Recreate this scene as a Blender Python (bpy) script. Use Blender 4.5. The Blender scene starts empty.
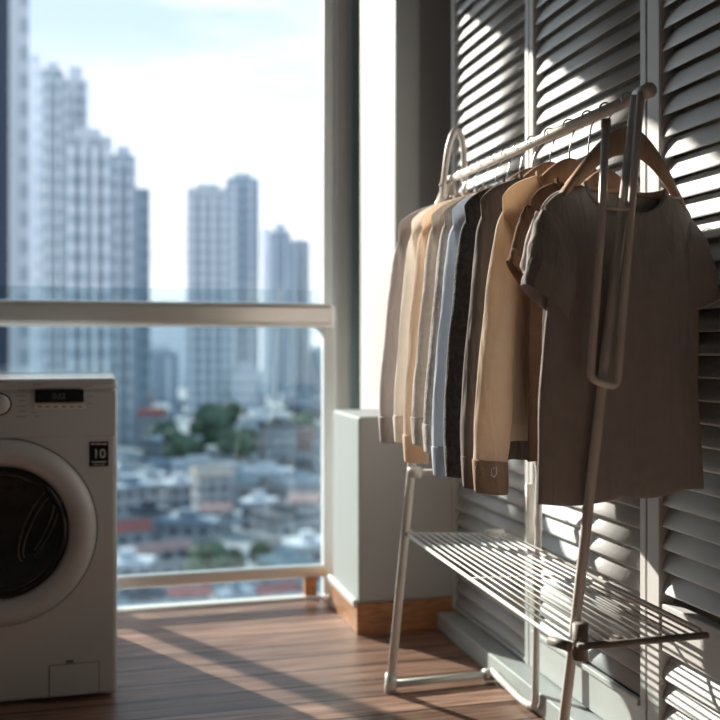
import bpy, bmesh, math, random
from mathutils import Vector, Matrix, noise
random.seed(4)
C = bpy.context.scene.collection
SC = bpy.context.scene
pi = math.pi
# ------------------------------------------------------------------ camera
FPX, YH, EYE = 970.0, 345.0, 0.943
YAW = math.radians(15.0)
cam_d = bpy.data.cameras.new('camera')
cam_d.sensor_width = 36; cam_d.lens = FPX/720*36
cam_d.shift_y = -15/720
cam_d.clip_start = 0.05; cam_d.clip_end = 5000
cam_d.dof.use_dof = True; cam_d.dof.focus_distance = 1.93; cam_d.dof.aperture_fstop = 2.6
cam = bpy.data.objects.new('camera', cam_d); C.objects.link(cam)
cam.location = (0, 0, EYE); cam.rotation_euler = (pi/2, 0, -YAW)
SC.camera = cam
def at(px, py, Y):
    """world point seen at a picture position, at depth Y along the balcony"""
    a = (px-360)/FPX
    d = Y/(math.cos(YAW)-math.sin(YAW)*a)
    return Vector((d*(math.sin(YAW)+math.cos(YAW)*a), Y, EYE-(py-YH)*d/FPX))
def XA(px, Y): return at(px, 345, Y).x
# ------------------------------------------------------------------ world, sun, exposure
w = bpy.data.worlds.new('sky'); SC.world = w; w.use_nodes = True
nt = w.node_tree; nt.nodes.clear()
N = nt.nodes.new; Lk = nt.links.new
out = N('ShaderNodeOutputWorld'); bg = N('ShaderNodeBackground'); tc = N('ShaderNodeTexCoord')
sep = N('ShaderNodeSeparateXYZ'); ramp = N('ShaderNodeValToRGB')
Lk(tc.outputs['Generated'], sep.inputs[0]); Lk(sep.outputs['Z'], ramp.inputs[0])
e = ramp.color_ramp.elements
e[0].position = 0.0; e[0].color = (.93, .96, 1.0, 1)
e[1].position = 0.8; e[1].color = (.34, .50, .74, 1)
for p, c in ((.10, (.90, .93, .97, 1)), (.20, (.74, .82, .90, 1)), (.30, (.48, .59, .72, 1)), (.42, (.40, .53, .70, 1))):
    x = ramp.color_ramp.elements.new(p); x.color = c
mp = N('ShaderNodeMapping'); mp.inputs['Scale'].default_value = (1.6, 1.6, 7.0)
nz = N('ShaderNodeTexNoise'); nz.inputs['Scale'].default_value = 2.2; nz.inputs['Detail'].default_value = 5
cr = N('ShaderNodeValToRGB'); cr.color_ramp.elements[0].position = .44; cr.color_ramp.elements[1].position = .66
mx = N('ShaderNodeMix'); mx.data_type = 'RGBA'; mx.inputs[7].default_value = (.72, .74, .77, 1)
Lk(tc.outputs['Generated'], mp.inputs[0]); Lk(mp.outputs[0], nz.inputs['Vector']); Lk(nz.outputs[0], cr.inputs[0])
Lk(cr.outputs[0], mx.inputs[0]); Lk(ramp.outputs[0], mx.inputs[6]); Lk(mx.outputs[2], bg.inputs[0])
bg.inputs[1].default_value = 1.32
Lk(bg.outputs[0], out.inputs[0])
sd = bpy.data.lights.new('sun', 'SUN'); sd.energy = 7.6; sd.angle = math.radians(.6); sd.color = (1.0, .90, .78)
sun = bpy.data.objects.new('sun', sd); C.objects.link(sun)
SUN = Vector((.49, -.87, -.47)).normalized()
sun.rotation_euler = SUN.to_track_quat('-Z', 'Y').to_euler(); sun.location = (-3, 8, 6)
vs = SC.view_settings
vs.view_transform = 'Standard'; vs.look = 'None'; vs.gamma = 1; vs.exposure = 0.40; vs.use_curve_mapping = False
try:
    SC.cycles.max_bounces = 8; SC.cycles.transparent_max_bounces = 16
except Exception: pass
# ------------------------------------------------------------------ materials
def mat(name, col, rough=.6, metal=0, var=.0, vscale=8, bump=0, bscale=60, spec=.5, transl=0, tcol=None, stretch=None, coat=0, sheen=0, crease=0):
    m = bpy.data.materials.new(name); m.use_nodes = True
    t = m.node_tree; b = t.nodes['Principled BSDF']; n = t.nodes.new; l = t.links.new
    b.inputs['Base Color'].default_value = (*col, 1)
    b.inputs['Roughness'].default_value = rough; b.inputs['Metallic'].default_value = metal
    b.inputs['Specular IOR Level'].default_value = spec
    if coat: b.inputs['Coat Weight'].default_value = coat
    if sheen:
        b.inputs['Sheen Weight'].default_value = sheen; b.inputs['Sheen Roughness'].default_value = .5
    co = n('ShaderNodeTexCoord'); mpp = n('ShaderNodeMapping'); l(co.outputs['Object'], mpp.inputs[0])
    if stretch: mpp.inputs['Scale'].default_value = stretch
    colout = None
    if var:
        z = n('ShaderNodeTexNoise'); z.inputs['Scale'].default_value = vscale; z.inputs['Detail'].default_value = 6
        l(mpp.outputs[0], z.inputs['Vector'])
        r = n('ShaderNodeValToRGB'); l(z.outputs[0], r.inputs[0])
        r.color_ramp.elements[0].position = .3; r.color_ramp.elements[1].position = .7
        r.color_ramp.elements[0].color = (*[max(0, c*(1-var)) for c in col], 1)
        r.color_ramp.elements[1].color = (*[min(1, c*(1+var)) for c in col], 1)
        l(r.outputs[0], b.inputs['Base Color']); colout = r.outputs[0]
    if bump:
        z = n('ShaderNodeTexNoise'); z.inputs['Scale'].default_value = bscale; z.inputs['Detail'].default_value = 4
        l(mpp.outputs[0], z.inputs['Vector'])
        bp = n('ShaderNodeBump'); bp.inputs['Strength'].default_value = bump; bp.inputs['Distance'].default_value = .004
        l(z.outputs[0], bp.inputs['Height']); l(bp.outputs[0], b.inputs['Normal'])
        if crease:                                        # long soft hanging creases
            m2 = n('ShaderNodeMapping'); m2.inputs['Scale'].default_value = (1, 1, .22); m2.inputs['Rotation'].default_value = (0, .12, 0); l(co.outputs['Object'], m2.inputs[0])
            z2 = n('ShaderNodeTexNoise'); z2.inputs['Scale'].default_value = 22; z2.inputs['Detail'].default_value = 3; z2.inputs['Distortion'].default_value = .8
            l(m2.outputs[0], z2.inputs['Vector'])
            b2 = n('ShaderNodeBump'); b2.inputs['Strength'].default_value = crease; b2.inputs['Distance'].default_value = .03
            l(z2.outputs[0], b2.inputs['Height']); l(b2.outputs[0], bp.inputs['Normal'])
    if transl:
        tr = n('ShaderNodeBsdfTranslucent'); tr.inputs[0].default_value = (*(tcol or col), 1)
        ms = n('ShaderNodeMixShader'); ms.inputs[0].default_value = transl
        o = t.nodes['Material Output']
        l(b.outputs[0], ms.inputs[1]); l(tr.outputs[0], ms.inputs[2]); l(ms.outputs[0], o.inputs[0])
    return m
def glass_mat(name, tint, gl=.06, rough=.02):
    m = bpy.data.materials.new(name); m.use_nodes = True
    t = m.node_tree; t.nodes.clear(); n = t.nodes.new; l = t.links.new
    o = n('ShaderNodeOutputMaterial'); a = n('ShaderNodeBsdfTransparent'); g = n('ShaderNodeBsdfGlossy'); ms = n('ShaderNodeMixShader')
    a.inputs[0].default_value = (*tint, 1); g.inputs['Roughness'].default_value = rough; g.inputs[0].default_value = (.9, .95, 1, 1)
    lw = n('ShaderNodeLayerWeight'); lw.inputs[0].default_value = .25
    mt = n('ShaderNodeMath'); mt.operation = 'MULTIPLY_ADD'; mt.inputs[1].default_value = .35; mt.inputs[2].default_value = gl
    l(lw.outputs['Fresnel'], mt.inputs[0]); l(mt.outputs[0], ms.inputs[0])
    l(a.outputs[0], ms.inputs[1]); l(g.outputs[0], ms.inputs[2]); l(ms.outputs[0], o.inputs[0])
    return m
def facade_mat(name, wall, win, sx, sz, frac=.55, band=False):
    """facade with a regular grid of windows; object space, metres"""
    m = bpy.data.materials.new(name); m.use_nodes = True
    t = m.node_tree; b = t.nodes['Principled BSDF']; n = t.nodes.new; l = t.links.new
    b.inputs['Roughness'].default_value = .7; b.inputs['Specular IOR Level'].default_value = .2
    co = n('ShaderNodeTexCoord'); sp = n('ShaderNodeSeparateXYZ'); l(co.outputs['Object'], sp.inputs[0])
    def fr(sock, s, f):
        a = n('ShaderNodeMath'); a.operation = 'DIVIDE'; l(sock, a.inputs[0]); a.inputs[1].default_value = s
        c = n('ShaderNodeMath'); c.operation = 'FRACT'; l(a.outputs[0], c.inputs[0])
        d = n('ShaderNodeMath'); d.operation = 'LESS_THAN'; l(c.outputs[0], d.inputs[0]); d.inputs[1].default_value = f
        return d.outputs[0]
    ax = n('ShaderNodeMath'); ax.operation = 'ADD'; l(sp.outputs['X'], ax.inputs[0]); l(sp.outputs['Y'], ax.inputs[1])
    fx = fr(ax.outputs[0], sx, .62 if not band else .9); fz = fr(sp.outputs['Z'], sz, frac)
    mm = n('ShaderNodeMath'); mm.operation = 'MULTIPLY'; l(fx, mm.inputs[0]); l(fz, mm.inputs[1])
    mi = n('ShaderNodeMix'); mi.data_type = 'RGBA'; mi.inputs[6].default_value = (*wall, 1); mi.inputs[7].default_value = (*win, 1)
    l(mm.outputs[0], mi.inputs[0]); l(mi.outputs[2], b.inputs['Base Color'])
    return m
def floor_mat():
    m = bpy.data.materials.new('deck boards'); m.use_nodes = True
    t = m.node_tree; b = t.nodes['Principled BSDF']; n = t.nodes.new; l = t.links.new
    co = n('ShaderNodeTexCoord'); sp = n('ShaderNodeSeparateXYZ'); l(co.outputs['Object'], sp.inputs[0])
    dv = n('ShaderNodeMath'); dv.operation = 'DIVIDE'; l(sp.outputs['Y'], dv.inputs[0]); dv.inputs[1].default_value = .125
    fl = n('ShaderNodeMath'); fl.operation = 'FLOOR'; l(dv.outputs[0], fl.inputs[0])
    fc = n('ShaderNodeMath'); fc.operation = 'FRACT'; l(dv.outputs[0], fc.inputs[0])
    wn = n('ShaderNodeTexWhiteNoise'); wn.noise_dimensions = '1D'; l(fl.outputs[0], wn.inputs['W'])
    mp = n('ShaderNodeMapping'); mp.inputs['Scale'].default_value = (1.6, 22, 1); l(co.outputs['Object'], mp.inputs[0])
    off = n('ShaderNodeCombineXYZ'); ml = n('ShaderNodeMath'); ml.operation = 'MULTIPLY'; l(wn.outputs[0], ml.inputs[0]); ml.inputs[1].default_value = 40
    l(ml.outputs[0], off.inputs[0]); l(off.outputs[0], mp.inputs['Location'])
    z = n('ShaderNodeTexNoise'); z.inputs['Scale'].default_value = 2.4; z.inputs['Detail'].default_value = 8; z.inputs['Distortion'].default_value = .6
    l(mp.outputs[0], z.inputs['Vector'])
    r = n('ShaderNodeValToRGB'); l(z.outputs[0], r.inputs[0])
    r.color_ramp.elements[0].position = .3; r.color_ramp.elements[0].color = (.17, .072, .045, 1)
    r.color_ramp.elements[1].position = .72; r.color_ramp.elements[1].color = (.56, .33, .245, 1)
    hv = n('ShaderNodeHueSaturation'); l(r.outputs[0], hv.inputs['Color'])
    mr = n('ShaderNodeMapRange'); l(wn.outputs[0], mr.inputs[0]); mr.inputs[3].default_value = .68; mr.inputs[4].default_value = 1.25
    l(mr.outputs[0], hv.inputs['Value'])
    gp = n('ShaderNodeMath'); gp.operation = 'LESS_THAN'; l(fc.outputs[0], gp.inputs[0]); gp.inputs[1].default_value = .065
    mi = n('ShaderNodeMix'); mi.data_type = 'RGBA'; mi.inputs[7].default_value = (.025, .012, .01, 1)
    l(gp.outputs[0], mi.inputs[0]); l(hv.outputs[0], mi.inputs[6]); l(mi.outputs[2], b.inputs['Base Color'])
    b.inputs['Roughness'].default_value = .42
    sb = n('ShaderNodeMath'); sb.operation = 'MULTIPLY_ADD'; l(gp.outputs[0], sb.inputs[0]); sb.inputs[1].default_value = -2.5; l(z.outputs[0], sb.inputs[2])
    bp = n('ShaderNodeBump'); bp.inputs['Strength'].default_value = .35; bp.inputs['Distance'].default_value = .004
    l(sb.outputs[0], bp.inputs['Height']); l(bp.outputs[0], b.inputs['Normal'])
    return m
M = {}
M['floor'] = floor_mat()
M['wall'] = mat('warm grey wall paint', (.36, .345, .33), .7, var=.04, vscale=3, bump=.1, bscale=40)
M['white'] = mat('white wall paint', (.52, .52, .51), .6, var=.02, vscale=3, bump=.08, bscale=50)
M['back'] = mat('greige room paint', (.30, .29, .28), .8, var=.03)
M['ceiling'] = mat('ceiling paint', (.28, .27, .26), .8, var=.03)
M['alu'] = mat('satin aluminium', (.72, .68, .64), .28, metal=.55, var=.04, vscale=4)
M['alu_paint'] = mat('taupe frame paint', (.47, .44, .40), .45, var=.03)
M['bead'] = mat('white frame bead', (.86, .86, .84), .45, var=.02)
M['dark_frame'] = mat('dark slate frame', (.03, .045, .06), .5, var=.1)
M['gasket'] = mat('grey green gasket', (.20, .24, .23), .5, var=.05)
M['wood_trim'] = mat('orange wood trim', (.50, .22, .10), .45, var=.3, vscale=3, stretch=(6, 6, 30), bump=.1)
M['shutter'] = mat('shutter paint', (.66, .67, .67), .5, var=.06, vscale=9, bump=.12, bscale=90)
M['shutter_frame'] = mat('shutter frame paint', (.60, .60, .585), .5, var=.05, vscale=7, bump=.12, bscale=80)
M['plinth'] = mat('plinth paint', (.50, .51, .50), .55, var=.10, vscale=10, bump=.15, bscale=50)
M['tube'] = mat('white enamelled tube', (.74, .71, .665), .36, metal=.12, var=.10, vscale=14, spec=.5)
M['wire'] = mat('white coated wire', (.88, .875, .85), .32, var=.03)
M['joint'] = mat('grey plastic joint', (.22, .20, .185), .5, var=.08)
M['hang_wood'] = mat('hanger wood', (.44, .285, .19), .38, var=.22, vscale=3, stretch=(20, 8, 3), spec=.5)
M['chrome'] = mat('hook steel', (.55, .55, .56), .22, metal=1, var=.03)
M['washer'] = mat('white enamel', (.56, .56, .555), .24, var=.015, vscale=4, coat=.3)
M['washer_dark'] = mat('black glossy plastic', (.012, .013, .014), .15, var=.1)
M['seam'] = mat('grey seam', (.16, .15, .145), .6, var=.05)
M['ink'] = mat('grey ink', (.20, .19, .18), .6, var=.05)
M['pale_ink'] = mat('pale print', (.62, .62, .60), .5, var=.05)
M['door_glass'] = mat('dark door glass', (.022, .023, .023), .08, var=.3, vscale=5, coat=.6)
M['glint'] = mat('drum steel', (.17, .155, .14), .35, metal=.9, var=.1)  # dim metal for the imitated reflection lines on the door
M['glass'] = glass_mat('clear window glass', (.97, .985, .99), .015)
M['balustrade_glass'] = glass_mat('teal tinted glass', (.84, .90, .91), .03)
# ------------------------------------------------------------------ object helpers
def link(name, bm, m, parent=None, smooth=False, bevel=0, subd=0, solid=0, matrix=None, autos=None):
    me = bpy.data.meshes.new(name); bmesh.ops.recalc_face_normals(bm, faces=bm.faces)
    bm.to_mesh(me); bm.free()
    if smooth:
        for p in me.polygons: p.use_smooth = True
    me.materials.append(m)
    o = bpy.data.objects.new(name, me); C.objects.link(o)
    if parent: o.parent = parent
    if matrix is not None: o.matrix_local = matrix
    if solid:
        q = o.modifiers.new('thick', 'SOLIDIFY'); q.thickness = solid; q.offset = 0
    if subd:
        q = o.modifiers.new('smooth', 'SUBSURF'); q.levels = subd; q.render_levels = subd
    if bevel:
        q = o.modifiers.new('bevel', 'BEVEL'); q.width = bevel; q.segments = 3; q.limit_method = 'ANGLE'; q.angle_limit = .6
    return o
def empty(name, loc, label=None, cat=None, group=None, kind=None, rz=0):
    o = bpy.data.objects.new(name, None); C.objects.link(o); o.location = loc; o.rotation_euler = (0, 0, rz)
    o.empty_display_size = .05
    tag(o, label, cat, group, kind); return o
def tag(o, label=None, cat=None, group=None, kind=None):
    if label: o['label'] = label
    if cat: o['category'] = cat
    if group: o['group'] = group
    if kind: o['kind'] = kind
    return o
def BM(): return bmesh.new()
def box(bm, x0, x1, y0, y1, z0, z1):
    v = [bm.verts.new((x, y, z)) for x in (x0, x1) for y in (y0, y1) for z in (z0, z1)]
    for f in ((0, 1, 3, 2), (4, 6, 7, 5), (0, 4, 5, 1), (2, 3, 7, 6), (0, 2, 6, 4), (1, 5, 7, 3)):
        bm.faces.new([v[i] for i in f])
    return bm
def B(*a): return box(BM(), *a)
def tube(bm, pts, r, n=10, caps=True, flat=None):
    """sweep a round (or flat: (rw, rt)) section along points"""
    pts = [Vector(p) for p in pts]; rings = []
    for i, p in enumerate(pts):
        a = pts[max(0, i-1)]; b = pts[min(len(pts)-1, i+1)]
        t = (b-a).normalized()
        ref = Vector((0, 1, 0)) if abs(t.y) < .9 else Vector((1, 0, 0))
        u = t.cross(ref).normalized(); v = u.cross(t).normalized()
        ru, rv = flat if flat else (r, r)
        rings.append([bm.verts.new(p+u*ru*math.cos(2*pi*k/n)+v*rv*math.sin(2*pi*k/n)) for k in range(n)])
    for i in range(len(rings)-1):
        for k in range(n):
            bm.faces.new((rings[i][k], rings[i][(k+1) % n], rings[i+1][(k+1) % n], rings[i+1][k]))
    if caps:
        bm.faces.new(rings[0]); bm.faces.new(rings[-1])
    return bm
def smooth_path(pts, n=8):
    pts = [Vector(p) for p in pts]; r = []
    for i in range(len(pts)-1):
        p0 = pts[max(0, i-1)]; p1 = pts[i]; p2 = pts[i+1]; p3 = pts[min(len(pts)-1, i+2)]
        for k in range(n):
            t = k/n
            r.append(.5*((2*p1)+(-p0+p2)*t+(2*p0-5*p1+4*p2-p3)*t*t+(-p0+3*p1-3*p2+p3)*t**3))
    r.append(pts[-1]); return r
def round_path(pts, rad=.03, n=6):
    pts = [Vector(p) for p in pts]; r = [pts[0]]
    for i in range(1, len(pts)-1):
        a, b, c = pts[i-1], pts[i], pts[i+1]
        ra = min(rad, (a-b).length*.45, (c-b).length*.45)
        s = b+(a-b).normalized()*ra; e_ = b+(c-b).normalized()*ra
        for k in range(n+1):
            t = k/n; r.append(s*(1-t)**2+b*2*t*(1-t)+e_*t*t)
    r.append(pts[-1]); return r
def lathe_y(bm, prof, cx, cz, n=48):
    """profile (radius, y) turned about the y axis through cx, cz"""
    rings = []
    for r, y in prof:
        if r < 1e-5: rings.append([bm.verts.new((cx, y, cz))])
        else: rings.append([bm.verts.new((cx+r*math.cos(2*pi*k/n), y, cz+r*math.sin(2*pi*k/n))) for k in range(n)])
    for a, b in zip(rings[:-1], rings[1:]):
        for k in range(n):
            if len(a) == 1: bm.faces.new((a[0], b[k], b[(k+1) % n]))
            elif len(b) == 1: bm.faces.new((a[k], a[(k+1) % n], b[0]))
            else: bm.faces.new((a[k], a[(k+1) % n], b[(k+1) % n], b[k]))
    return bm
def text_on(name, s, size, loc, rot, m, parent, ext=.0004):
    cu = bpy.data.curves.new(name, 'FONT'); cu.body = s; cu.size = size; cu.extrude = ext; cu.align_x = 'CENTER'; cu.align_y = 'CENTER'
    tmp = bpy.data.objects.new(name, cu); me = tmp.to_mesh(); me = me.copy(); tmp.to_mesh_clear()
    bpy.data.objects.remove(tmp)
    me.materials.clear(); me.materials.append(m)
    o = bpy.data.objects.new(name, me); C.objects.link(o); o.parent = parent; o.location = loc; o.rotation_euler = rot
    return o
def st(o): o['kind'] = 'structure'; return o

# ------------------------------------------------------------------ the room
WX = 1.14                                     # front plane of the shutters
YW = 3.92                                     # window plane
ZC = 2.72
XL = -1.75; YB = -1.6
st(link('floor', B(XL, 1.289, YB, 3.56, -.12, 0), M['floor']))
st(link('ceiling', B(XL-.1, 1.35, YB-.1, 3.98, ZC, ZC+.12), M['ceiling']))
bm = B(1.215, 1.35, YB, 3.055, -.08, ZC); box(bm, 1.29, 1.35, 3.055, 3.98, -.08, ZC)
st(link('wall_right', bm, M['wall']))
st(link('wall_left', B(XL-.1, XL, YB, 3.98, -.08, ZC), M['back']))
st(link('wall_back', B(XL-.1, 1.35, YB-.1, YB, -.08, ZC), M['back']))
st(link('wall_front', B(XL, 1.05, 3.86, 3.98, 2.57, ZC), M['white']))       # lintel above the glazing
# column beside the window, and its lower boxed part
ob = st(link('trim_1', B(1.0, 1.09, 3.255, 3.73, -.12, ZC), M['white'], bevel=.006))
ob = st(link('trim_2', B(1.09, 1.289, 3.275, 3.73, -.12, ZC), M['wall'], bevel=.004))
st(link('trim_3', B(.815, 1.20, 3.06, 3.425, .096, .708), M['white'], bevel=.010))
st(link('baseboard_front', B(.806, 1.20, 3.045, 3.43, 0, .098), M['wood_trim'], bevel=.003))
st(link('trim_4', B(.797, .812, 3.06, 3.43, .088, .112), M['bead'], bevel=.004))
# plinth below the shutters
bm = B(1.078, 1.215, YB, 3.04, 0, .058)
st(link('baseboard_right', bm, M['plinth'], bevel=.005))
# ------------------------------------------------------------------ glazing
win = empty('window_1', (.3, YW, 0), kind='structure')
def wpart(name, bm, m, parent, **k):
    o = link(name, bm, m, parent, **k); o.matrix_parent_inverse = Matrix.Translation(parent.location).inverted(); return o
GT = 2.57
xa, xb, xl = XA(323, YW), XA(334, YW), XL+.005
YG = 3.55                                                # balustrade line at the deck's edge
pa, pb = XA(323, YG), XA(334, YG)
wpart('window_frame', B(xb, 1.25, 3.885, 3.96, -.25, GT), M['alu_paint'], win, bevel=.006)
wpart('gasket', B(XA(350, 3.862), XA(362, 3.862), 3.850, 3.886, -.1, GT), M['gasket'], win)
wpart('glazing_bead', B(xa, xb, 3.915, 3.95, -.25, GT), M['bead'], win, bevel=.005)
wpart('pane', B(xl, xa, 3.930, 3.934, -.25, GT), M['glass'], win)
wpart('sill', B(xl, .797, 3.520, 3.570, -.12, .010), M['bead'], win, bevel=.004)
bal = empty('balustrade', (-.4, YG, 0), 'glass balustrade with a satin metal handrail along the deck edge', 'balustrade')
rz0, rz1 = at(200, 327, YG).z, at(200, 302, YG).z
bz0, bz1 = at(220, 582, YG).z, at(220, 570, YG).z
wpart('handrail', B(xl, pb, YG-.035, YG+.03, rz0, rz1), M['alu'], bal, bevel=.020)
wpart('bottom_rail', B(xl, pa+.01, YG-.02, YG+.02, bz0, bz1), M['alu'], bal, bevel=.008)
wpart('post', B(pa, pb, YG-.018, YG+.018, .010, rz0+.01), M['bead'], bal, bevel=.004)
wpart('foot_block', B(XA(304, YG), XA(316, YG), YG-.02, YG+.02, .010, bz0+.002), M['wood_trim'], bal, bevel=.003)
bm = BM()                                                # rounded gusset under the handrail
pf = [(0, 0), (-.06, 0)]+[(-.06+.06*math.sin(t*pi/12), -.06+.06*math.cos(t*pi/12)) for t in range(1, 7)]
va = [bm.verts.new((pa+.002+p[0], YG-.014, rz0+.004+p[1])) for p in pf]; vb = [bm.verts.new((pa+.002+p[0], YG+.014, rz0+.004+p[1])) for p in pf]
for q in (va, vb):
    for k in range(1, len(pf)-1): bm.faces.new((q[0], q[k], q[k+1]))
for i in range(len(va)): bm.faces.new((va[i], vb[i], vb[(i+1) % len(va)], va[(i+1) % len(va)]))
wpart('corner_bracket', bm, M['bead'], bal)
wpart('balustrade_pane', B(xl, pa, YG+.031, YG+.037, .012, at(200, 288, YG).z), M['balustrade_glass'], bal)
# unseen slim post, added outside the glazing to cast a shadow band on the deck
tag(link('shadow_post', B(-.985, -.915, 5.22, 5.29, -3.0, 1.62), M['alu_paint'], bevel=.01),
    'unseen slim grey post added outside the window to cast a shadow band across the deck', 'post')
# ------------------------------------------------------------------ louvred shutters
def shutter(y1, y0, label, zbot, midrail=None, stile=.026, lst=None):
    """one panel between y1 (far) and y0 (near)"""
    root = empty('louvered_shutter', (WX, (y0+y1)/2, .062), label, 'shutter', 'louvered shutters along the wall')
    inv = Matrix.Translation(root.location).inverted()
    bm = BM(); g = .0025
    sl = lst or stile
    box(bm, WX-.004, WX+.032, y1-stile, y1-g, .063, 2.44); box(bm, WX-.004, WX+.032, y0+g, y0+sl, .063, 2.44)
    box(bm, WX, WX+.028, y0+sl, y1-stile, 2.38, 2.44)
    box(bm, WX, WX+.028, y0+sl, y1-stile, .063, zbot)
    if zbot > .1: box(bm, WX-.010, WX+.03, y0+sl, y1-stile, zbot-.014, zbot)
    if midrail: box(bm, WX, WX+.028, y0+sl, y1-stile, *midrail)
    o = link('frame', bm, M['shutter_frame'], root, bevel=.003); o.matrix_parent_inverse = inv
    bm = BM(); pitch = .0455; z = zbot+.004
    prof = []
    L_, T_ = .056, .0048
    for k in range(12):
        a = 2*pi*k/12; prof.append((L_/2*math.cos(a), T_*math.sin(a)*(1.2 if math.sin(a) > 0 else .7)))
    while z+.05 < 2.385:
        if not (midrail and z+.045 > midrail[0] and z < midrail[1]):
            dirv = Vector((math.sin(math.radians(30)), 0, math.cos(math.radians(30))))     # from room edge (low) to back edge (high)
            nrm = Vector((-dirv.z, 0, dirv.x))
            c = Vector((WX+.018, 0, z+.024)); ya, yb = y0+sl, y1-stile
            jt = random.uniform(-.0015, .0015)
            A = [bm.verts.new((c.x+dirv.x*p+nrm.x*q, ya, c.z+dirv.z*p+nrm.z*q+jt)) for p, q in prof]
            D = [bm.verts.new((c.x+dirv.x*p+nrm.x*q, yb, c.z+dirv.z*p+nrm.z*q-jt)) for p, q in prof]
            bm.faces.new(A); bm.faces.new(D[::-1])
            for i in range(12): bm.faces.new((A[i], D[i], D[(i+1) % 12], A[(i+1) % 12]))
        z += pitch
    o = link('louvers', bm, M['shutter'], root); o.matrix_parent_inverse = inv
    for p in o.data.polygons: p.use_smooth = len(p.vertices) == 4
    return root
Y1, Y2, Y3 = 3.063, 2.451, 1.858
shutter(Y1, Y2, 'louvered shutter panel farthest back, next to the grey column', .075)
shutter(Y2, Y3, 'louvered shutter panel in the middle, behind the hanging clothes', .17)
shutter(Y3, 1.262, 'louvered shutter panel at the right edge, nearest the viewer', .10, midrail=(.30, .40), stile=.05)
for k in range(4):
    pass
# ------------------------------------------------------------------ washing machine
wm = empty('washing_machine', (-.27, 2.98, 0), 'white front-loading washing machine standing on the deck by the window', 'washing machine')
WI = Matrix.Translation(wm.location).inverted()
def wp(name, bm, m, parent=wm, **k):
    o = link(name, bm, m, parent, **k)
    o.matrix_parent_inverse = WI if parent is wm else (Matrix.Identity(4))
    return o
FY = 2.68
bm = B(-.556, .044, FY, 3.27, .010, .826); wp('body', bm, M['washer'], bevel=.012)
bm = B(-.557, .045, FY-.001, 3.33, .822, .855); wp('top_panel', bm, M['washer'], bevel=.014)
for sx in (-.51, .0):
    for sy in (2.72, 3.22):
        wp('foot', lathe_y(BM(), [(0, 0), (.022, 0), (.022, .012), (0, .012)], 0, 0, 16), M['seam']).matrix_local = Matrix.Translation((sx, sy, 0)) @ Matrix.Rotation(pi/2, 4, 'X')
wp('control_panel', B(-.552, .040, FY-.003, FY+.001, .700, .818), M['washer'], bevel=.003)
DCX, DCZ = -.252, .456
# outer door ring
prof = [(.243, FY+.001), (.243, FY-.006), (.240, FY-.022), (.222, FY-.034), (.200, FY-.036), (.182, FY-.026), (.172, FY-.010), (.168, FY+.0005)]
door = wp('door', lathe_y(BM(), prof, DCX, DCZ, 72), M['washer'], smooth=True)
def dp(name, bm, m, **k):
    o = link(name, bm, m, door, **k); return o
dp('door_gap', lathe_y(BM(), [(.243, FY-.0008), (.2468, FY-.0008), (.2468, FY-.0002), (.243, FY-.0002)], DCX, DCZ, 72), M['seam'])
dp('door_glass', lathe_y(BM(), [(.169, FY-.012), (.155, FY-.018), (.13, FY-.010), (.09, FY-.006), (0, FY-.004)], DCX, DCZ, 64), M['door_glass'], smooth=True)
dp('inner_ring', lathe_y(BM(), [(.172, FY-.010), (.170, FY-.018), (.160, FY-.021), (.152, FY-.018)], DCX, DCZ, 64), M['washer_dark'], smooth=True)
bm = BM()
for (cx_, cz_, ra, rb, tl, rr) in ((.098, .012, .020, .085, -.42, .0016), (.10, .02, .034, .105, -.42, .0014)):
    tube(bm, [(DCX+cx_+ra*math.cos(t*pi/16)*math.cos(tl)-rb*math.sin(t*pi/16)*math.sin(tl)*-1*-1, FY-.0165, DCZ+cz_+ra*math.cos(t*pi/16)*math.sin(tl)+rb*math.sin(t*pi/16)*math.cos(tl)) for t in range(-4, 25)], rr, 6)
dp('glint_loop', bm, M['glint'], smooth=True)  # loops imitating reflections along the curved door glass
# knob
kx, kz = at(0, 404, FY).x, at(0, 404, FY).z
kn = wp('program_knob', lathe_y(BM(), [(.026, FY-.005), (.026, FY-.020), (.022, FY-.026), (0, FY-.027)], kx, kz, 40), M['washer'], smooth=True)
wp('knob_ring', lathe_y(BM(), [(.0262, FY-.0065), (.0295, FY-.0075), (.0295, FY-.012), (.0262, FY-.013)], kx, kz, 40), M['washer_dark'])
def fr(px0, px1, py0, py1, y0, y1):
    a = at(px0, py1, FY); b_ = at(px1, py0, FY); return B(a.x, b_.x, y0, y1, a.z, b_.z)
disp = wp('display', fr(35, 84, 389, 402.5, FY-.009, FY-.005), M['washer_dark'], bevel=.001)
c = at(59, 396, FY); o = text_on('display_digits', '0:22', .020, (c.x, FY-.0092, c.z), (pi/2, 0, 0), mat('dim digits', (.16, .19, .20), .5), disp)
bs = wp('button_strip', fr(35, 86, 403, 409.5, FY-.0085, FY-.005), M['pale_ink'])
bm = BM()
for k in range(6):
    a = at(38+k*8, 406.5, FY); box(bm, a.x, a.x+.010, FY-.0092, FY-.0084, a.z-.002, a.z+.002)
o = link('button_marks', bm, M['ink'], bs)
for k in range(6):                                         # programme list beside the knob
    a = at(20, 390.5+k*5.2, FY); wp('programme_mark', B(a.x-(.010 if k % 2 else .004), a.x+.014, FY-.0037, FY-.0028, a.z-.0011, a.z+.0011), M['ink'])
for (p0, p1, q) in ((84, 93, 386), (87, 93, 396), (87, 93, 403.5), (31, 37, 412.5), (34, 40, 416), (33, 43, 384.5)):
    a = at(p0, q, FY); b_ = at(p1, q, FY); wp('panel_mark', B(a.x, b_.x, FY-.0037, FY-.0028, a.z-.0008, a.z+.0008), M['ink'])
sti = wp('sticker', fr(89.5, 108.5, 441.5, 466.5, FY-.0022, FY+.001), M['washer_dark'])
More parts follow.
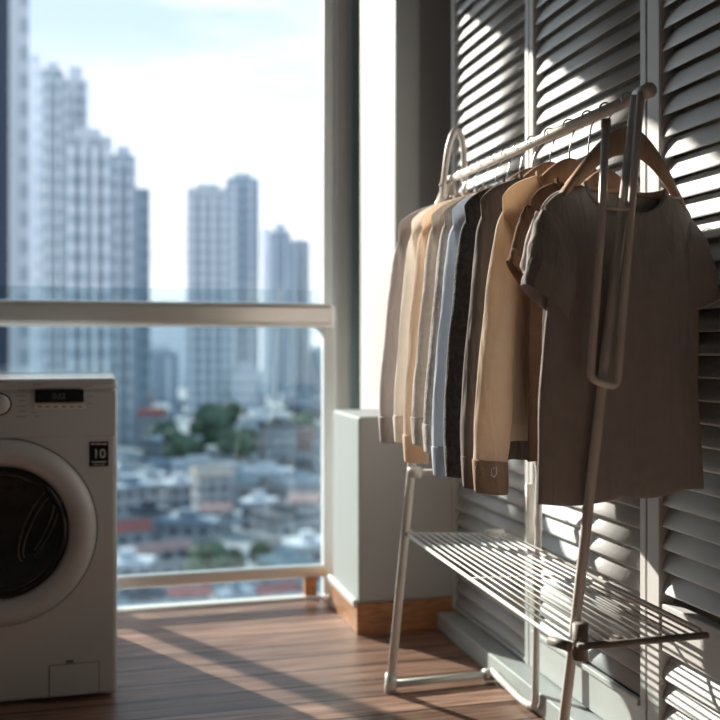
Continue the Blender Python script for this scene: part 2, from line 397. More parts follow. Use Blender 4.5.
c = at(99, 454, FY); text_on('sticker_number', '10', .034, (c.x+.001, FY-.0024, c.z), (pi/2, 0, 0), M['pale_ink'], sti)
for (p0, p1, q, h_) in ((91, 95, 444, .0018), (96, 101, 444, .0018), (102, 107, 444, .0018), (91.5, 106.5, 462, .0012), (93, 105, 464.6, .0008)):
    a = at(p0, q, FY); b_ = at(p1, q, FY); link('sticker_line', B(a.x, b_.x, FY-.0028, FY-.0021, a.z-h_, a.z+h_), M['pale_ink'], sti)
# filter flap
a = at(49.5, 697, FY); b_ = at(98.5, 662, FY)
fl = wp('filter_flap', B(a.x, b_.x, FY-.0015, FY+.002, a.z, b_.z), M['washer'], bevel=.002)
bm = BM(); e1 = .0022
box(bm, a.x-e1, a.x, FY-.0008, FY+.001, a.z, b_.z); box(bm, b_.x, b_.x+e1, FY-.0008, FY+.001, a.z, b_.z)
box(bm, a.x, b_.x, FY-.0008, FY+.001, b_.z, b_.z+e1); box(bm, a.x, b_.x, FY-.0008, FY+.001, a.z-e1, a.z)
link('flap_seam', bm, M['seam'], fl)
a = at(66, 663, FY); b_ = at(73.5, 659.5, FY); link('flap_catch', B(a.x, b_.x, FY-.003, FY+.001, a.z, b_.z), M['seam'], fl)

# ------------------------------------------------------------------ drying rack
YN, YR = 1.50, 2.42
rack = empty('drying_rack', (.90, 2.0, 0), 'white metal folding clothes drying rack with a wire shelf, standing on the deck', 'drying rack')
RI = Matrix.Translation(rack.location).inverted()
def rp(name, bm, m=None, smooth=True, **k):
    o = link(name, bm, m or M['tube'], rack, smooth=smooth, **k); o.matrix_parent_inverse = RI; return o
R0 = Vector((.922, YN, 1.384)); R1 = Vector((.900, YR+.03, 1.384))
rp('hanging_rod', tube(BM(), [R0, R1], .0105, 14))
# near side: long leg and the folded hairpin arm
leg_near = [(.727, YN+.012, .006), (.7845, YN+.012, .44), (.838, YN+.012, .868), (.905, YN+.012, 1.378)]
rp('leg', tube(BM(), leg_near, 0, 12, flat=(.0095, .0075)))
a1 = at(606, 122, YN-.006); a2 = at(601.5, 225, YN-.006); a3 = at(590, 379, YN-.006); a4 = at(617, 387, YN-.006); a5 = at(632, 200, YN-.006); a6 = at(641, 92, YN-.006)
rp('folding_arm', tube(BM(), round_path([a1, a2, a3, a4, a5, a6], .016), 0, 12, flat=(.0072, .0062)))
rp('arm_link', tube(BM(), [at(604, 207, YN-.006), at(634, 209.5, YN-.006)], .004, 8))
rp('end_joint', tube(BM(), [(.915, YN-.016, 1.382), (.915, YN+.022, 1.382)], .0135, 16), M['tube'])
rp('end_joint', tube(BM(), [at(606, 128, YN-.006), at(606, 119, YN-.006)], .0085, 12), M['joint'])
# near side foot bar
rp('foot_bar', tube(BM(), [(.727, YN+.012, .014), (1.055, YN+.012, .014)], .0085, 10))
# far side
rp('leg', tube(BM(), [(.761, 2.525, .006), (.81, 2.49, .60), (.868, 2.45, 1.30), (.897, 2.43, 1.38)], 0, 12, flat=(.0125, .010)))
hp = [at(441, 215, YR), at(445, 185, YR), at(452, 133, YR), at(460, 129, YR), at(464, 150, YR), at(464, 215, YR)]
rp('folding_arm', tube(BM(), smooth_path([at(441, 225, YR), at(443, 190, YR), at(449, 146, YR), at(456.5, 130, YR), at(463.5, 146, YR), at(464, 190, YR), at(463, 225, YR)]), 0, 12, flat=(.0085, .007)))
rp('arm_link', tube(BM(), [at(440, 186, YR-.0), at(466, 172, YR-.0)], .005, 8), M['joint'])
rp('foot_bar', tube(BM(), [(.761, 2.525, .020), (1.055, 2.53, .020)], .0105, 12))
rp('end_joint', tube(BM(), [(1.035, 2.53, .020), (1.070, 2.53, .020)], .017, 14))
rp('end_joint', tube(BM(), [(.761, 2.525, .0), (.764, 2.524, .05)], .016, 14))
rp('cross_bar', tube(BM(), [(.81, 2.485, .60), (1.03, 2.44, .60)], .0085, 10))
rp('end_joint', tube(BM(), [(.800, 2.487, .60), (.835, 2.480, .60)], .015, 12))
# wall-side leg: runs along the foot of the wall, turns up and rises behind the clothes
rp('leg', tube(BM(), round_path([(1.060, 2.53, .03), (1.062, 2.33, .016), (1.066, 2.262, .020), (1.078, 2.262, .655), (1.05, 2.455, .70), (.93, 2.455, 1.20), (.905, 2.43, 1.37)], .045), 0, 12, flat=(.0095, .0085)))
rp('brace', tube(BM(), [at(530, 484, 2.30), at(531, 552, 2.30)], .0, 10, flat=(.012, .006)), M['tube'])
# wire shelf
S = [Vector((.800, 2.50, .432)), Vector((1.062, 2.42, .432)), Vector((1.022, 1.474, .440)), Vector((.752, 1.474, .440))]
fr_pts = [S[0], S[0].lerp(S[3], .97), S[3]+Vector((.022, 0, 0)), S[2]+Vector((-.012, 0, 0)), S[2]+Vector((0, .03, 0)), S[1]]
sf = rp('shelf_frame', tube(BM(), [S[0], S[0].lerp(S[3], .965), S[3]+Vector((.024, 0, 0)), S[2]-Vector((.006, 0, 0)), S[2].lerp(S[1], .03), S[1], S[0]], .0045, 8), M['wire'])
for k in range(1, 14):
    t = k/14
    a = S[0].lerp(S[1], t)+Vector((0, 0, .003)); b_ = S[3].lerp(S[2], t)+Vector((0, 0, .003))
    rp('shelf_wire', tube(BM(), [a, b_], .0026, 6), M['wire'])
rp('shelf_bar', tube(BM(), [S[0].lerp(S[3], .5)-Vector((0, 0, .005)), S[1].lerp(S[2], .5)-Vector((0, 0, .005))], .004, 8), M['wire'])
rp('shelf_end_bar', tube(BM(), [S[3]+Vector((.018, -.004, -.001)), S[2]+Vector((-.004, -.004, -.001))], .0062, 8), M['joint'])
rp('shelf_clip', tube(BM(), [(.7845, YN-.012, .412), (.7845, YN-.012, .472)], .0135, 12), M['joint'])
rp('shelf_clip', tube(BM(), [(.744, 1.52, .437), (.760, 1.482, .437)], .009, 8), M['joint'])
rp('shelf_clip', tube(BM(), [(.86, 1.52, .430), (.88, 1.50, .430)], .009, 8), M['joint'])
rp('shelf_clip', tube(BM(), [(1.0, 2.43, .436), (1.05, 2.42, .436)], .012, 8), M['wire'])
rp('shelf_clip', tube(BM(), [(.79, 2.50, .432), (.815, 2.495, .432)], .011, 8), M['tube'])

# ------------------------------------------------------------------ hangers and clothes
ROD_Z = 1.384
def rod_x(y): return R0.x+(R1.x-R0.x)*(y-R0.y)/(R1.y-R0.y)
def hanger(y, rz, zc, label, half=.185, bar=False, droop=.088):
    """zc: height of the arch crest"""
    rx = rod_x(y)
    root = empty('clothes_hanger', (rx, y, zc), label, 'hanger', 'wooden hangers on the drying rack rod', rz=rz)
    def zt(u):
        a = abs(u)/half
        return -droop*a**1.7+.006*math.cos(a*pi) - .006
    def th(u): a = abs(u)/half; return .040*(1-a)**.8+.014
    bm = BM(); n = 40; rings = []
    for i in range(n+1):
        u = -half+2*half*i/n; a = abs(u)/half
        t = .0075 if a < .8 else .0075+.004*(a-.8)/.2
        if i in (0, n): t *= .6
        z1 = zt(u); z0 = z1-th(u); yo = .018*a*a
        q = [(-t, z0+.004), (-t, z1-.004), (-t*.5, z1), (t*.5, z1), (t, z1-.004), (t, z0+.004), (t*.5, z0), (-t*.5, z0)]
        rings.append([bm.verts.new((u, yo+v, z)) for v, z in q])
    for i in range(n):
        for k in range(8): bm.faces.new((rings[i][k], rings[i][(k+1) % 8], rings[i+1][(k+1) % 8], rings[i+1][k]))
    bm.faces.new(rings[0]); bm.faces.new(rings[-1])
    link('hanger_arms', bm, M['hang_wood'], root, smooth=True)
    # hook: rises from the crest and goes over the rod
    top = ROD_Z-zc; R_ = .0145
    pts = [(0, 0, -.01), (0, 0, (top-.020)*.4), (.006, 0, top-.022)]
    for k in range(13):
        a = -.9+(pi+1.1)*k/12; pts.append((R_*math.cos(a), 0, top+R_*math.sin(a)))
    link('hook', tube(BM(), smooth_path(pts, 3), .0017, 8), M['chrome'], root, smooth=True)
    if bar:
        link('trouser_bar', tube(BM(), [(-half*.80, .006, -.118), (half*.86, .006, -.122)], .0042, 8), M['hang_wood'], root, smooth=True)
    return root
def sm(x): x = max(0, min(1, x)); return x*x*(3-2*x)
def garment(y, zs, w, L, m, name, label, cat, sleeve='long', rz=0, T=.022, nw=.052, slope=.36, flare=.06, dip=.055,
            folds=.008, kf=9, ph=0, sl_len=.52, sl_out=(.020, .012), sl_a=.040, sl_b=.025, cuffm=None, seed=0, dx=0, hem_tilt=0, collarm=None, sl_end=1.0, front_sleeve=0, crew=True, sweep=(0, 0), sheer=False):
    rx = rod_x(y)
    root = empty(name, (rx+dx, y, zs), label, cat, 'clothes hanging on the drying rack', rz=rz)
    NU, NR = 30, 34; bm = BM()
    def ztop(x, side):
        a = abs(x)
        if a < nw:
            d = dip if side < 0 else dip*.25
            return -d*math.sqrt(max(0, 1-(a/nw)**2))
        q = (a-nw)/(w-nw)
        return -slope*(a-nw)-.022*q**5
    V = {}
    for side in (-1, 1):
        for i in range(NU+1):
            u = -1+2*i/NU; u = math.sin(u*pi/2*.86)/math.sin(pi/2*.86)
            x = w*u
            zt_ = ztop(x, side)
            for j in range(NR+1):
                r = j/NR
                zb = -L+hem_tilt*u+.004*math.sin(u*7+seed)
                z = zt_+(zb-zt_)*r
                xx = x*(1+flare*r-.05*math.exp(-((r-.22)/.12)**2)*abs(u))
                xx += .006*noise.noise(Vector((seed, r*4, 1.3)))*abs(u)
                prof_ = max(0, 1-u*u)**.6
                t_ = (.008+(T-.008)*sm(r*3.0+.1))*prof_
                if abs(x) >= nw: t_ *= min(1, (r*22)**.5)
                else: t_ = max(t_, .010*prof_)
                f = folds*sm(r*1.5)*math.sin(kf*u+ph+1.5*noise.noise(Vector((u*1.5, r*1.6, seed))))*(.35+.65*abs(u))
                f += .012*sm((r-.05)*2)*noise.noise(Vector((u*2.1+seed, r*2.0, side*.8)))*prof_**.4
                f += sweep[0]*sm(r)*u*abs(u)
                edge = sm(min(1, r*6)) if abs(x) >= nw else 1
                V[side, i, j] = bm.verts.new((xx, .0+side*t_+f*edge+.018*(abs(x)/.185)**2*(1-sm(r*4)), z))
    for side in (-1, 1):
        for i in range(NU):
            for j in range(NR):
                a, b, c, d = V[side, i, j], V[side, i+1, j], V[side, i+1, j+1], V[side, i, j+1]
                bm.faces.new((a, b, c, d) if side < 0 else (d, c, b, a))
    # close sides / shoulders
    bmesh.ops.remove_doubles(bm, verts=bm.verts, dist=.0012)
    link('body', bm, m, root, smooth=True, solid=0 if sheer else .0022, subd=1)
    # neckband
    if crew:
        bm = BM(); pts = []
        for k in range(40):
            a = 2*pi*k/40
            x = nw*math.cos(a); s_ = math.sin(a)
            d = dip if s_ < 0 else dip*.25
            pts.append(Vector((x*1.0, s_*.011, -d*abs(s_)**.8+.001)))
        pts.append(pts[0]); 
        tube(bm, pts, 0, 8, caps=False, flat=(.0028, .0065))
        link('neckband', bm, collarm or m, root, smooth=True)
    # sleeves
    zsh = -slope*(w-nw)-.02
    for s in (-1, 1):
        o_ = sl_out[0 if s < 0 else 1]
        fs = front_sleeve if s < 0 else front_sleeve*.5
        sl_len_ = sl_len
        if s > 0 and sleeve == 'long': sl_len = sl_len*.90
        if sleeve == 'long':
            path = [(w-.044, zsh-.038, .038), (w-.032, zsh-.078, .042), (w-.014, zsh-.17, sl_a), (w-.006+o_*.3, zsh-.30, sl_a), (w-.002+o_*.8, zsh-sl_len*.85, sl_a*.95), (w+o_, zsh-sl_len, sl_a*.85)]
        else:
            path = [(w-.034, zsh-.026, .042), (w-.018, zsh-.068, .049), (w-.006, zsh-.12, .051), (w+o_, zsh-sl_len, sl_a)]
        P = smooth_path([Vector((q[0], 0, q[1])) for q in path], 6)
        A = []
        for i in range(len(path)-1):
            for k in range(6): A.append(path[i][2]+(path[i+1][2]-path[i][2])*k/6)
        A.append(path[-1][2])
        bm = BM(); rings = []; n = 20
        for i, p in enumerate(P):
            a_, b_ = P[max(0, i-1)], P[min(len(P)-1, i+1)]
            t = (b_-a_).normalized(); nn = Vector((t.z, 0, -t.x))
            q = i/(len(P)-1)
            th = sl_b*(.45+.55*sm(q*2.5))
            ring = []
            for k in range(n):
                an = 2*pi*k/n
                wr = 1+.10*noise.noise(Vector((math.cos(an)*1.5+seed, math.sin(an)*1.5, q*7+s)))
                off = nn*A[i]*math.cos(an)*wr
                v = th*math.sin(an)*wr+fs*q+.006*noise.noise(Vector((q*5, seed+s, 0)))*q+.016*(1-q)
                tilt = (.018*math.cos(an)*s*(1 if sleeve == 'short' else 0))*sm(q*1.5-.5)
                ring.append(bm.verts.new(((p.x+off.x)*s, v, p.z+off.z+tilt*s*0+(-.015 if sleeve == 'short' else 0)*math.cos(an)*sm(q*2-1))))
            rings.append(ring)
        last = rings[-1]
        for i in range(len(rings)-1):
            for k in range(n): bm.faces.new((rings[i][k], rings[i][(k+1) % n], rings[i+1][(k+1) % n], rings[i+1][k]))
        ends = [(v.co.copy()) for v in last]
        slv = link('sleeve', bm, m, root, smooth=True, solid=0 if sheer else .002, subd=1)
        if sleeve == 'long':
            bm = BM(); c = sum(ends, Vector())/n; rr = []
            for q, sc in ((-.004, .94), (0, 1.02), (.030, 1.0), (.058, .97), (.062, .93)):
                rr.append([bm.verts.new((c.x+(v.x-c.x)*sc-s*q*.05, c.y+(v.y-c.y)*sc, v.z-q)) for v in ends])
            for i in range(len(rr)-1):
                for k in range(n): bm.faces.new((rr[i][k], rr[i][(k+1) % n], rr[i+1][(k+1) % n], rr[i+1][k]))
            cf = link('cuff', bm, cuffm or m, slv, smooth=True, solid=.002)
            if s < 0: root['_c'] = 0; del root['_c']; cuff = (cf, c)
        sl_len = sl_len_
    return root, (cuff if sleeve == 'long' else None)
def cloth(name, col, tr=.22, tcol=None, bump=.25, bs=500, var=.06, vs=40, sheen=.15):
    return mat(name, col, .9, var=var, vscale=vs, bump=bump, bscale=bs, spec=.15, transl=tr, tcol=tcol, sheen=sheen, crease=.55)
K = {
 'tee': cloth('dark taupe jersey', (.46, .43, .41), .14, (.38, .33, .29)),
 'mauve': cloth('mauve grey jersey', (.56, .53, .51), .2, (.48, .43, .39)),
 'brown': cloth('dark brown knit', (.16, .095, .06), .15, (.3, .14, .06), bump=.5, bs=250),
 'camel': cloth('camel knit', (.76, .66, .55), .45, (.82, .66, .50), bump=.3, bs=420),
 'cuff': cloth('taupe ribbed cuff', (.40, .29, .21), .2, (.5, .3, .16), bump=.6, bs=300),
 'umber': cloth('dark umber jersey', (.20, .175, .17), .12),
 'char': cloth('charcoal wool', (.10, .095, .09), .1, bump=.9, bs=260, var=.35, vs=90, sheen=.5),
 'blue': cloth('pale blue grey cotton', (.68, .74, .80), .45, (.7, .76, .85)),
 'taupe': cloth('taupe fleece', (.64, .60, .57), .25, bump=.9, bs=220, var=.2, vs=80, sheen=.4),
 'oat': cloth('oatmeal fleece', (.76, .72, .68), .4, bump=.7, bs=220, var=.15, vs=80, sheen=.4),
 'peach': cloth('peach cotton', (.86, .75, .65), .60, (.92, .80, .68)),
 'cream': cloth('cream cotton', (.90, .88, .84), .62, (.94, .90, .84)),
 'grey': cloth('mauve grey sweatshirt', (.72, .68, .67), .38, (.62, .56, .54)),
 'slate': cloth('dark slate cotton', (.13, .12, .12), .15),
}
def emblem(cf):
    obj_, c = cf
    bm = BM()
    for k in range(5):
        a = k*1.2
        tube(bm, [(c.x-.004+.006*math.cos(a), c.y-.0285, c.z-.018+.010*math.sin(a)), (c.x-.002+.006*math.cos(a+1), c.y-.0285, c.z-.016+.010*math.sin(a+1.3))], .0011, 6)
    link('emblem', bm, M['pale_ink'], obj_.parent if False else obj_)
# y, neck z, half width, length
hz = lambda zs: zs+.044
D = [
 # y, zs, w, L, material, name, label, category, options
 (2.345, 1.318, .168, .57, 'grey', 'sweatshirt', 'mauve grey sweatshirt hanging last on the rod, next to the white column', 'sweatshirt', dict(sl_len=.50, rz=-.04, folds=.008, sl_b=.022)),
 (2.275, 1.315, .163, .55, 'cream', 'shirt', 'cream long-sleeved shirt, second from the far end of the rod', 'shirt', dict(sl_len=.49, sl_a=.034, sl_b=.020)),
 (2.215, 1.312, .158, .58, 'peach', 'shirt', 'peach long-sleeved shirt between the cream shirt and the oatmeal fleece', 'shirt', dict(sl_len=.53, sl_a=.034)),
 (2.140, 1.310, .160, .55, 'oat', 'fleece_top', 'oatmeal fleece top with pale edges behind the taupe fleece', 'top', dict(sl_len=.48, sl_a=.034)),
 (2.075, 1.307, .155, .56, 'taupe', 'fleece_top', 'darker taupe fleece top between the oatmeal fleece and the pale blue shirt', 'top', dict(sl_len=.49, sl_a=.034)),
 (2.010, 1.305, .158, .58, 'blue', 'shirt', 'pale blue grey shirt, the only bluish garment on the rod', 'shirt', dict(sl_len=.53, sl_a=.036)),
 (1.945, 1.300, .156, .60, 'char', 'cardigan', 'charcoal woolly cardigan hanging in front of the pale blue shirt', 'cardigan', dict(sl_len=.525, sl_a=.038, sl_b=.022)),
 (1.865, 1.298, .154, .59, 'umber', 'sweatshirt', 'dark umber sweatshirt between the charcoal cardigan and the camel sweater', 'sweatshirt', dict(sl_len=.535, sl_a=.034)),
 (1.782, 1.290, .143, .54, 'camel', 'sweater', 'camel sweater with a darker taupe cuff and a small pale emblem', 'sweater', dict(sl_len=.532, sl_a=.042, cuff='cuff', sl_b=.026, folds=.006, sl_out=(.026, .012))),
 (1.708, 1.262, .122, .54, 'brown', 't_shirt', 'dark brown short garment showing between the camel sweater and the T-shirts', 't-shirt', dict(sleeve='short', sl_len=.16, sl_a=.042, rz=.07, sl_b=.020)),
 (1.642, 1.244, .137, .565, 'mauve', 't_shirt', 'mauve grey T-shirt hanging just behind the front T-shirt', 't-shirt', dict(sleeve='short', sl_len=.15, sl_a=.042, rz=.13, sl_b=.018, sl_out=(.0, .0))),
]
for (y, zs, w_, L, mk, nm, lb, ct, op) in D:
    op = dict(op); cm = op.pop('cuff', None); rz = op.get('rz', random.uniform(-.05, .05)); op['rz'] = rz
    if mk in ('char', 'umber', 'camel', 'brown', 'mauve'): op['nw'] = .070
    op['sheer'] = mk in ('grey', 'cream', 'peach', 'oat', 'taupe', 'blue', 'camel')
    g, cf = garment(y, zs, w_, L, K[mk], nm, lb, ct, seed=y*7.3, ph=random.uniform(0, 6), cuffm=K[cm] if cm else None, T=.020, **op)
    if mk == 'camel': emblem(cf)
    desc = {'grey': 'mauve grey sweatshirt at the far end', 'cream': 'cream shirt', 'peach': 'peach shirt', 'oat': 'oatmeal fleece', 'taupe': 'taupe fleece',
            'blue': 'pale blue grey shirt', 'char': 'charcoal cardigan', 'umber': 'dark umber sweatshirt', 'camel': 'camel sweater', 'brown': 'dark brown garment', 'mauve': 'mauve grey T-shirt'}[mk]
    up = mk in ('char', 'umber', 'camel', 'brown', 'mauve')
    hanger(y, rz, zs+(.030 if up else .012), 'wooden clothes hanger holding the '+desc, half=w_-(.022 if up else .008), droop=.105 if up else .088)
# the front T-shirt
yt = 1.565; zt0 = 1.230
garment(yt, zt0, .166, .560, K['tee'], 't_shirt', 'dark taupe short-sleeved T-shirt hanging foremost on the rack, facing the viewer', 't-shirt', sleeve='short', rz=math.radians(9), T=.026,
        nw=.088, slope=.25, dip=.055, hem_tilt=.006, flare=.10, folds=.011, kf=6, ph=1.0, seed=3.3, sl_len=.176, sl_out=(.014, -.004), sl_a=.048, sl_b=.026, dx=-.006, front_sleeve=-.012)
hanger(yt, math.radians(9), 1.338, 'wooden clothes hanger with a broad arch holding the front T-shirt', half=.146, bar=True, droop=.128)

# ------------------------------------------------------------------ the city beyond the glass
GZ = -42.0
st(link('ground', B(-900, 1100, 30, 1600, GZ-1, GZ), mat('city ground', (.30, .34, .36), .9, var=.4, vscale=.05)))
F = {  # distance haze painted in as pale, low-contrast tones, except on the navy glass
 'a': facade_mat('hazy grey facade', (.52, .56, .60), (.34, .39, .445), 7, 6.4),
 'b': facade_mat('blue grey facade', (.42, .47, .52), (.27, .33, .39), 6, 6.4, .6),
 'c': facade_mat('hazy banded facade', (.68, .72, .76), (.46, .53, .60), 10, 6.4, .5, True),
 'd': facade_mat('steel blue facade', (.34, .41, .48), (.24, .30, .37), 6, 7, .6),
 'n': facade_mat('navy glass facade', (.035, .05, .075), (.02, .03, .05), 6, 6.4),
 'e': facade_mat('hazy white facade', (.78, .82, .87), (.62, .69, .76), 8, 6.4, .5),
}
ROOF = mat('concrete roof', (.55, .60, .65), .8, var=.1, vscale=.3)
def tower(px0, px1, top, Y, depth, f, label, crown=0, fins=0):
    Y *= 2.5
    a = at((px0+px1)/2, top, Y); k_ = ((px0+px1)/2-360)/FPX
    dp_ = Y/(math.cos(YAW)-math.sin(YAW)*k_)
    hw = (px1-px0)/FPX*dp_*math.cos(math.atan(k_))/2; H = a.z-GZ; depth = depth*1.4; crown *= 2.5
    root = empty('apartment_tower', (a.x, Y, GZ), label, 'building', 'towers on the skyline', rz=-math.atan2(a.x, Y))
    link('tower_body', B(-hw, hw, 0, depth, 0, H), F[f], root)
    if crown: link('roof', B(-hw*.55, hw*.55, depth*.2, depth*.7, H, H+crown), ROOF, root)
    if fins:
        for k in range(fins):
            x = -hw+2*hw*(k+.5)/fins
            link('balcony_stack', B(x-hw*.12, x+hw*.12, -2.2, 0, 0, H-4), F['c'], root)
    return root
tower(-60, 10, -60, 70, 22, 'n', 'dark navy glass tower at the very edge, rising out of the picture')
tower(10, 29, -60, 95, 22, 'a', 'tall grey tower just right of the dark navy one, rising out of the picture')
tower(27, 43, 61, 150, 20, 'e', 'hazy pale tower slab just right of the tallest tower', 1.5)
tower(42, 64, 70, 168, 24, 'b', 'blue grey tower beside the hazy pale slab', 2, 2)
tower(63, 88, 79, 186, 22, 'a', 'grey tower with a stepped roof, fourth from the left edge', 3, 3)
tower(66, 112, 135, 135, 22, 'a', 'broad lower grey tower in front of the stepped-roof tower', 1.5, 4)
tower(111, 136, 155, 170, 20, 'b', 'blue grey tower on the right flank of the left-hand cluster', 2, 2)
tower(135, 150, 188, 190, 20, 'd', 'narrow steel blue tower ending the left-hand cluster', 0)
tower(187, 229, 188, 230, 26, 'a', 'pale grey slab tower alone in the middle of the skyline', 1.5, 4)
tower(226, 259, 178, 248, 30, 'd', 'darker blue tower joined to the middle slab tower', 2, 2)
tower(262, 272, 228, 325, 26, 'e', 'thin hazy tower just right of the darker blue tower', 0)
tower(270, 291, 232, 290, 30, 'd', 'steel blue twin tower with a roof hut near the window frame', 3, 2)
tower(290, 310, 241, 308, 30, 'b', 'blue grey twin tower, rightmost on the skyline', 1, 2)
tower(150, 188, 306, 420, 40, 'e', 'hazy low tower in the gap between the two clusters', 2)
tower(140, 178, 352, 300, 30, 'd', 'short blue block below the gap in the skyline', 2, 2)
tower(305, 330, 352, 330, 30, 'b', 'mid-height blue grey block behind the glass at the window frame', 2)
tower(231, 262, 372, 225, 26, 'c', 'mid-height banded block below the middle towers', 2)
tower(118, 140, 330, 260, 24, 'c', 'mid-height banded block right of the washing machine top', 2)
# tree crowns and low houses
leafm = mat('tree foliage', (.085, .13, .085), .9, var=.5, vscale=.4)
barkm = mat('tree bark', (.10, .07, .05), .9, var=.2)
def gpt(px, py):                                           # on the ground
    a = (px-360)/FPX; d = (EYE-GZ)*FPX/(py-YH)
    return Vector((d*(math.sin(YAW)+math.cos(YAW)*a), d*(math.cos(YAW)-math.sin(YAW)*a), GZ))
def tree(px, py, r, label):
    p = gpt(px, py); r = r*fit(px, py)
    root = empty('tree', p, label, 'tree', 'trees in the city below')
    bm = BM(); rnd = random.Random(int(px*7+py))
    for k in range(9):
        c = Vector((rnd.uniform(-1, 1)*r*.6, rnd.uniform(-1, 1)*r*.6, r*1.1+rnd.uniform(-.3, .6)*r))
        mtx = Matrix.Translation(c) @ Matrix.Diagonal((1, 1, .8, 1))
        res = bmesh.ops.create_icosphere(bm, subdivisions=2, radius=r*rnd.uniform(.4, .62), matrix=mtx)
        for v in res['verts']: v.co += (v.co-c)*.35*noise.noise(v.co*.6)
    link('crown', bm, leafm, root)
    link('trunk', tube(BM(), [(0, 0, 0), (0, 0, r)], r*.10, 8), barkm, root)
TS = ((203, 455, 10, 'broad green tree crown left of centre, below the middle tower'), (222, 448, 9, 'green tree crown directly under the middle towers'),
    (180, 470, 7, 'small green tree left of the broad crown'), (238, 470, 8, 'green tree just right of the broad crown'), (249, 460, 6, 'green tree near the dark block'),
    (232, 575, 5.5, 'dark green tree low in the pane, left one of the nearest pair'), (258, 570, 6.2, 'dark green tree low in the pane, right one of the nearest pair'),
    (206, 590, 5.0, 'dark green tree just above the bottom rail'), (300, 445, 7, 'green tree at the right side of the pane'), (160, 452, 6, 'green tree above the red roof, left in the pane'))
HS = [
 (152, 448, 10, 10, 14, 'red', 'red-roofed building at the left of the pane, near the short blue block', 1),
 (172, 462, 18, 16, 9, 'white', 'white flat-roofed building among the trees on the left', 0),
 (277, 465, 12, 11, 15, 'dark', 'dark block with a pale roof hut right of the trees', 0),
 (266, 492, 14, 12, 6, 'white', 'small white building in front of the dark block', 0),
 (240, 505, 15, 14, 8, 'teal', 'teal-roofed building in the centre of the pane', 0),
 (212, 515, 12, 12, 12, 'cream', 'narrow cream building in the centre left', 1),
 (150, 500, 17, 16, 9, 'pale grey', 'pale grey flat roof just right of the washing machine', 0),
 (180, 505, 22, 14, 8, 'white', 'wide white roof left of the narrow cream building', 0),
 (128, 520, 14, 14, 9, 'blue grey', 'blue grey roof touching the washing machine outline', 0),
 (216, 532, 13, 12, 7, 'pink', 'pink roof below the narrow cream building', 1),
 (259, 528, 13, 12, 8, 'white', 'bright white roof just right of the pink roof', 0),
 (300, 505, 22, 14, 8, 'pale grey', 'wide pale roof at the right side of the pane', 0),
 (306, 530, 12, 12, 9, 'pink', 'pink house close to the right window frame', 1),
 (285, 545, 12, 14, 7, 'dark', 'dark roof between the white roof and the right window frame', 0),
 (190, 548, 20, 9, 7, 'blue grey', 'long blue grey roof in the lower middle of the pane', 0),
 (150, 540, 12, 12, 8, 'dark', 'dark roof in the lower left of the pane', 0),
 (128, 556, 13, 11, 7, 'red', 'small red roof in the lower left corner of the pane', 1),
 (160, 575, 17, 8, 6, 'pink', 'long salmon roof just above the bottom rail', 1),
 (308, 575, 12, 11, 7, 'white', 'white roof above the bottom rail next to the frame', 0),
 (285, 590, 10, 9, 6, 'teal', 'teal roof right of the nearest pair of trees', 0),
 (128, 592, 12, 9, 6, 'white', 'white roof at the lower left, close to the bottom rail', 0),
 (145, 618, 10, 8, 5, 'dark', 'dark roof seen under the bottom rail on the left', 0),
 (190, 615, 13, 8, 5, 'red', 'red roof seen under the bottom rail in the middle', 1),
 (275, 612, 14, 8, 5, 'red', 'red roof seen under the bottom rail on the right', 1),
 (235, 618, 10, 8, 5, 'blue grey', 'blue grey roof seen under the bottom rail, between the red roofs', 0),
]
RAD = {(t[0], t[1]): t[2]*1.25 for t in TS}
RAD.update({(h[0], h[1]): .66*math.hypot(h[2], h[3])/1.1 for h in HS})
POSN = {q: gpt(*q) for q in RAD}
def fit(px, py):
    """how much a thing must shrink to leave its neighbours room"""
    q = (px, py); f = 1.0
    for o in RAD:
        if o != q:
            d = (POSN[o]-POSN[q]).length
            f = min(f, d/(RAD[o]+RAD[q]))
    return max(.45, f)
for px, py, r, lb in TS: tree(px, py, r, lb)
cols = {'white': (.56, .61, .66), 'pale grey': (.38, .43, .48), 'blue grey': (.24, .31, .38), 'dark': (.07, .09, .12), 'red': (.36, .12, .11), 'pink': (.42, .28, .26), 'cream': (.52, .46, .39), 'teal': (.24, .37, .41)}
CM = {k: mat(k+' building paint', v, .8, var=.12, vscale=.3) for k, v in cols.items()}
WM = facade_mat('house wall with windows', (.36, .39, .42), (.10, .13, .17), 3.2, 3.2, .5)
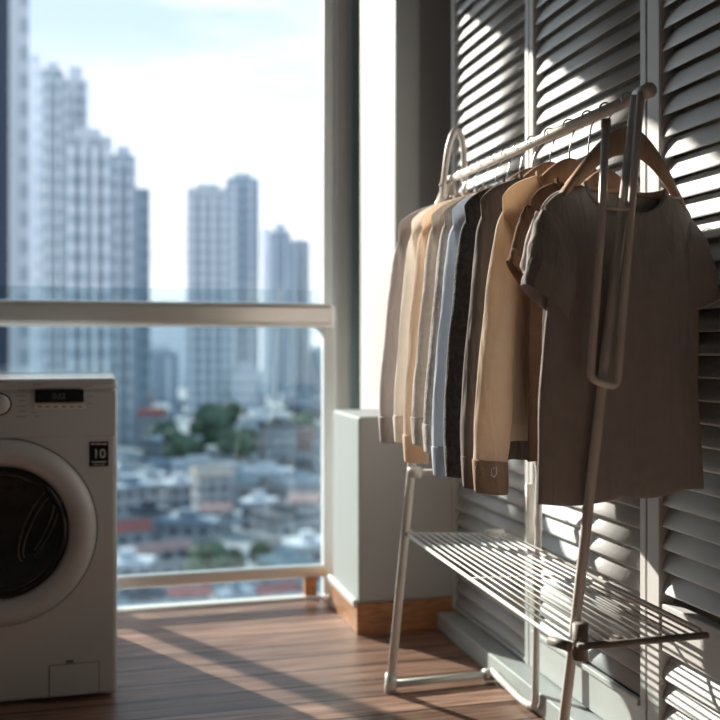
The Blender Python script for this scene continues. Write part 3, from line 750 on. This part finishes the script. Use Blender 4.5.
def house(px, py, wid, dep, H, roofc, label, gable=False):
    p = gpt(px, py); f_ = fit(px, py); wid *= f_; dep *= f_; H *= .5+.5*f_
    root = empty('house', p, label, 'building', 'low buildings below the towers', rz=random.uniform(-.5, .5))
    link('walls', B(-wid/2, wid/2, -dep/2, dep/2, 0, H), WM, root)
    bm = BM(); o_ = .5
    if gable:
        vs_ = [(-wid/2-o_, -dep/2-o_, H), (wid/2+o_, -dep/2-o_, H), (wid/2+o_, dep/2+o_, H), (-wid/2-o_, dep/2+o_, H), (-wid/2-o_, 0, H+dep*.28), (wid/2+o_, 0, H+dep*.28)]
        v = [bm.verts.new(q) for q in vs_]
        for f in ((0, 1, 5, 4), (2, 3, 4, 5), (0, 4, 3), (1, 2, 5), (0, 3, 2, 1)): bm.faces.new([v[i] for i in f])
    else:
        box(bm, -wid/2-o_, wid/2+o_, -dep/2-o_, dep/2+o_, H, H+.8); box(bm, -wid*.2, wid*.15, -dep*.2, dep*.2, H+.8, H+2.6)
    link('roof', bm, CM[roofc], root)
for px, py, w_, d_, H, rc, lb, g_ in HS: house(px, py, w_, d_, H, rc, lb, bool(g_))
# the uncountable rest of the low city
rnd = random.Random(11)
taken = list(POSN.values())
kinds = ['white', 'pale grey', 'blue grey', 'dark', 'pink']
bm = BM(); mi_ = []; spots = list(taken)
for o in [o for o in C.objects if o.name.startswith('apartment_tower')]: spots += [Vector((o.location.x+q*10, o.location.y+r_*15, GZ)) for q in (-2, -1, 0, 1, 2) for r_ in (0, 1, 2, 3)]
for gy in range(2600):
    px = rnd.uniform(-150, 345); py = 405+rnd.random()**1.2*235
    p = gpt(px, py); s_ = rnd.uniform(3.5, 8)
    if any((p-q).length < s_*2.2+2 for q in spots) or any((p-q).length < 17+s_*.5 for q in taken): continue
    spots.append(p)
    k = rnd.choice((0, 1, 1, 2, 2, 3, 4)); box(bm, p.x-s_, p.x+s_*.9, p.y-s_*.8, p.y+s_*.8, GZ, GZ+rnd.uniform(4, 10)); mi_ += [k]*6
o = tag(link('city_sprawl', bm, CM[kinds[0]]), 'blurred mass of low city roofs filling the ground below the towers', 'buildings', kind='stuff')
for k in kinds[1:]: o.data.materials.append(CM[k])
for p_, k in zip(o.data.polygons, mi_): p_.material_index = k
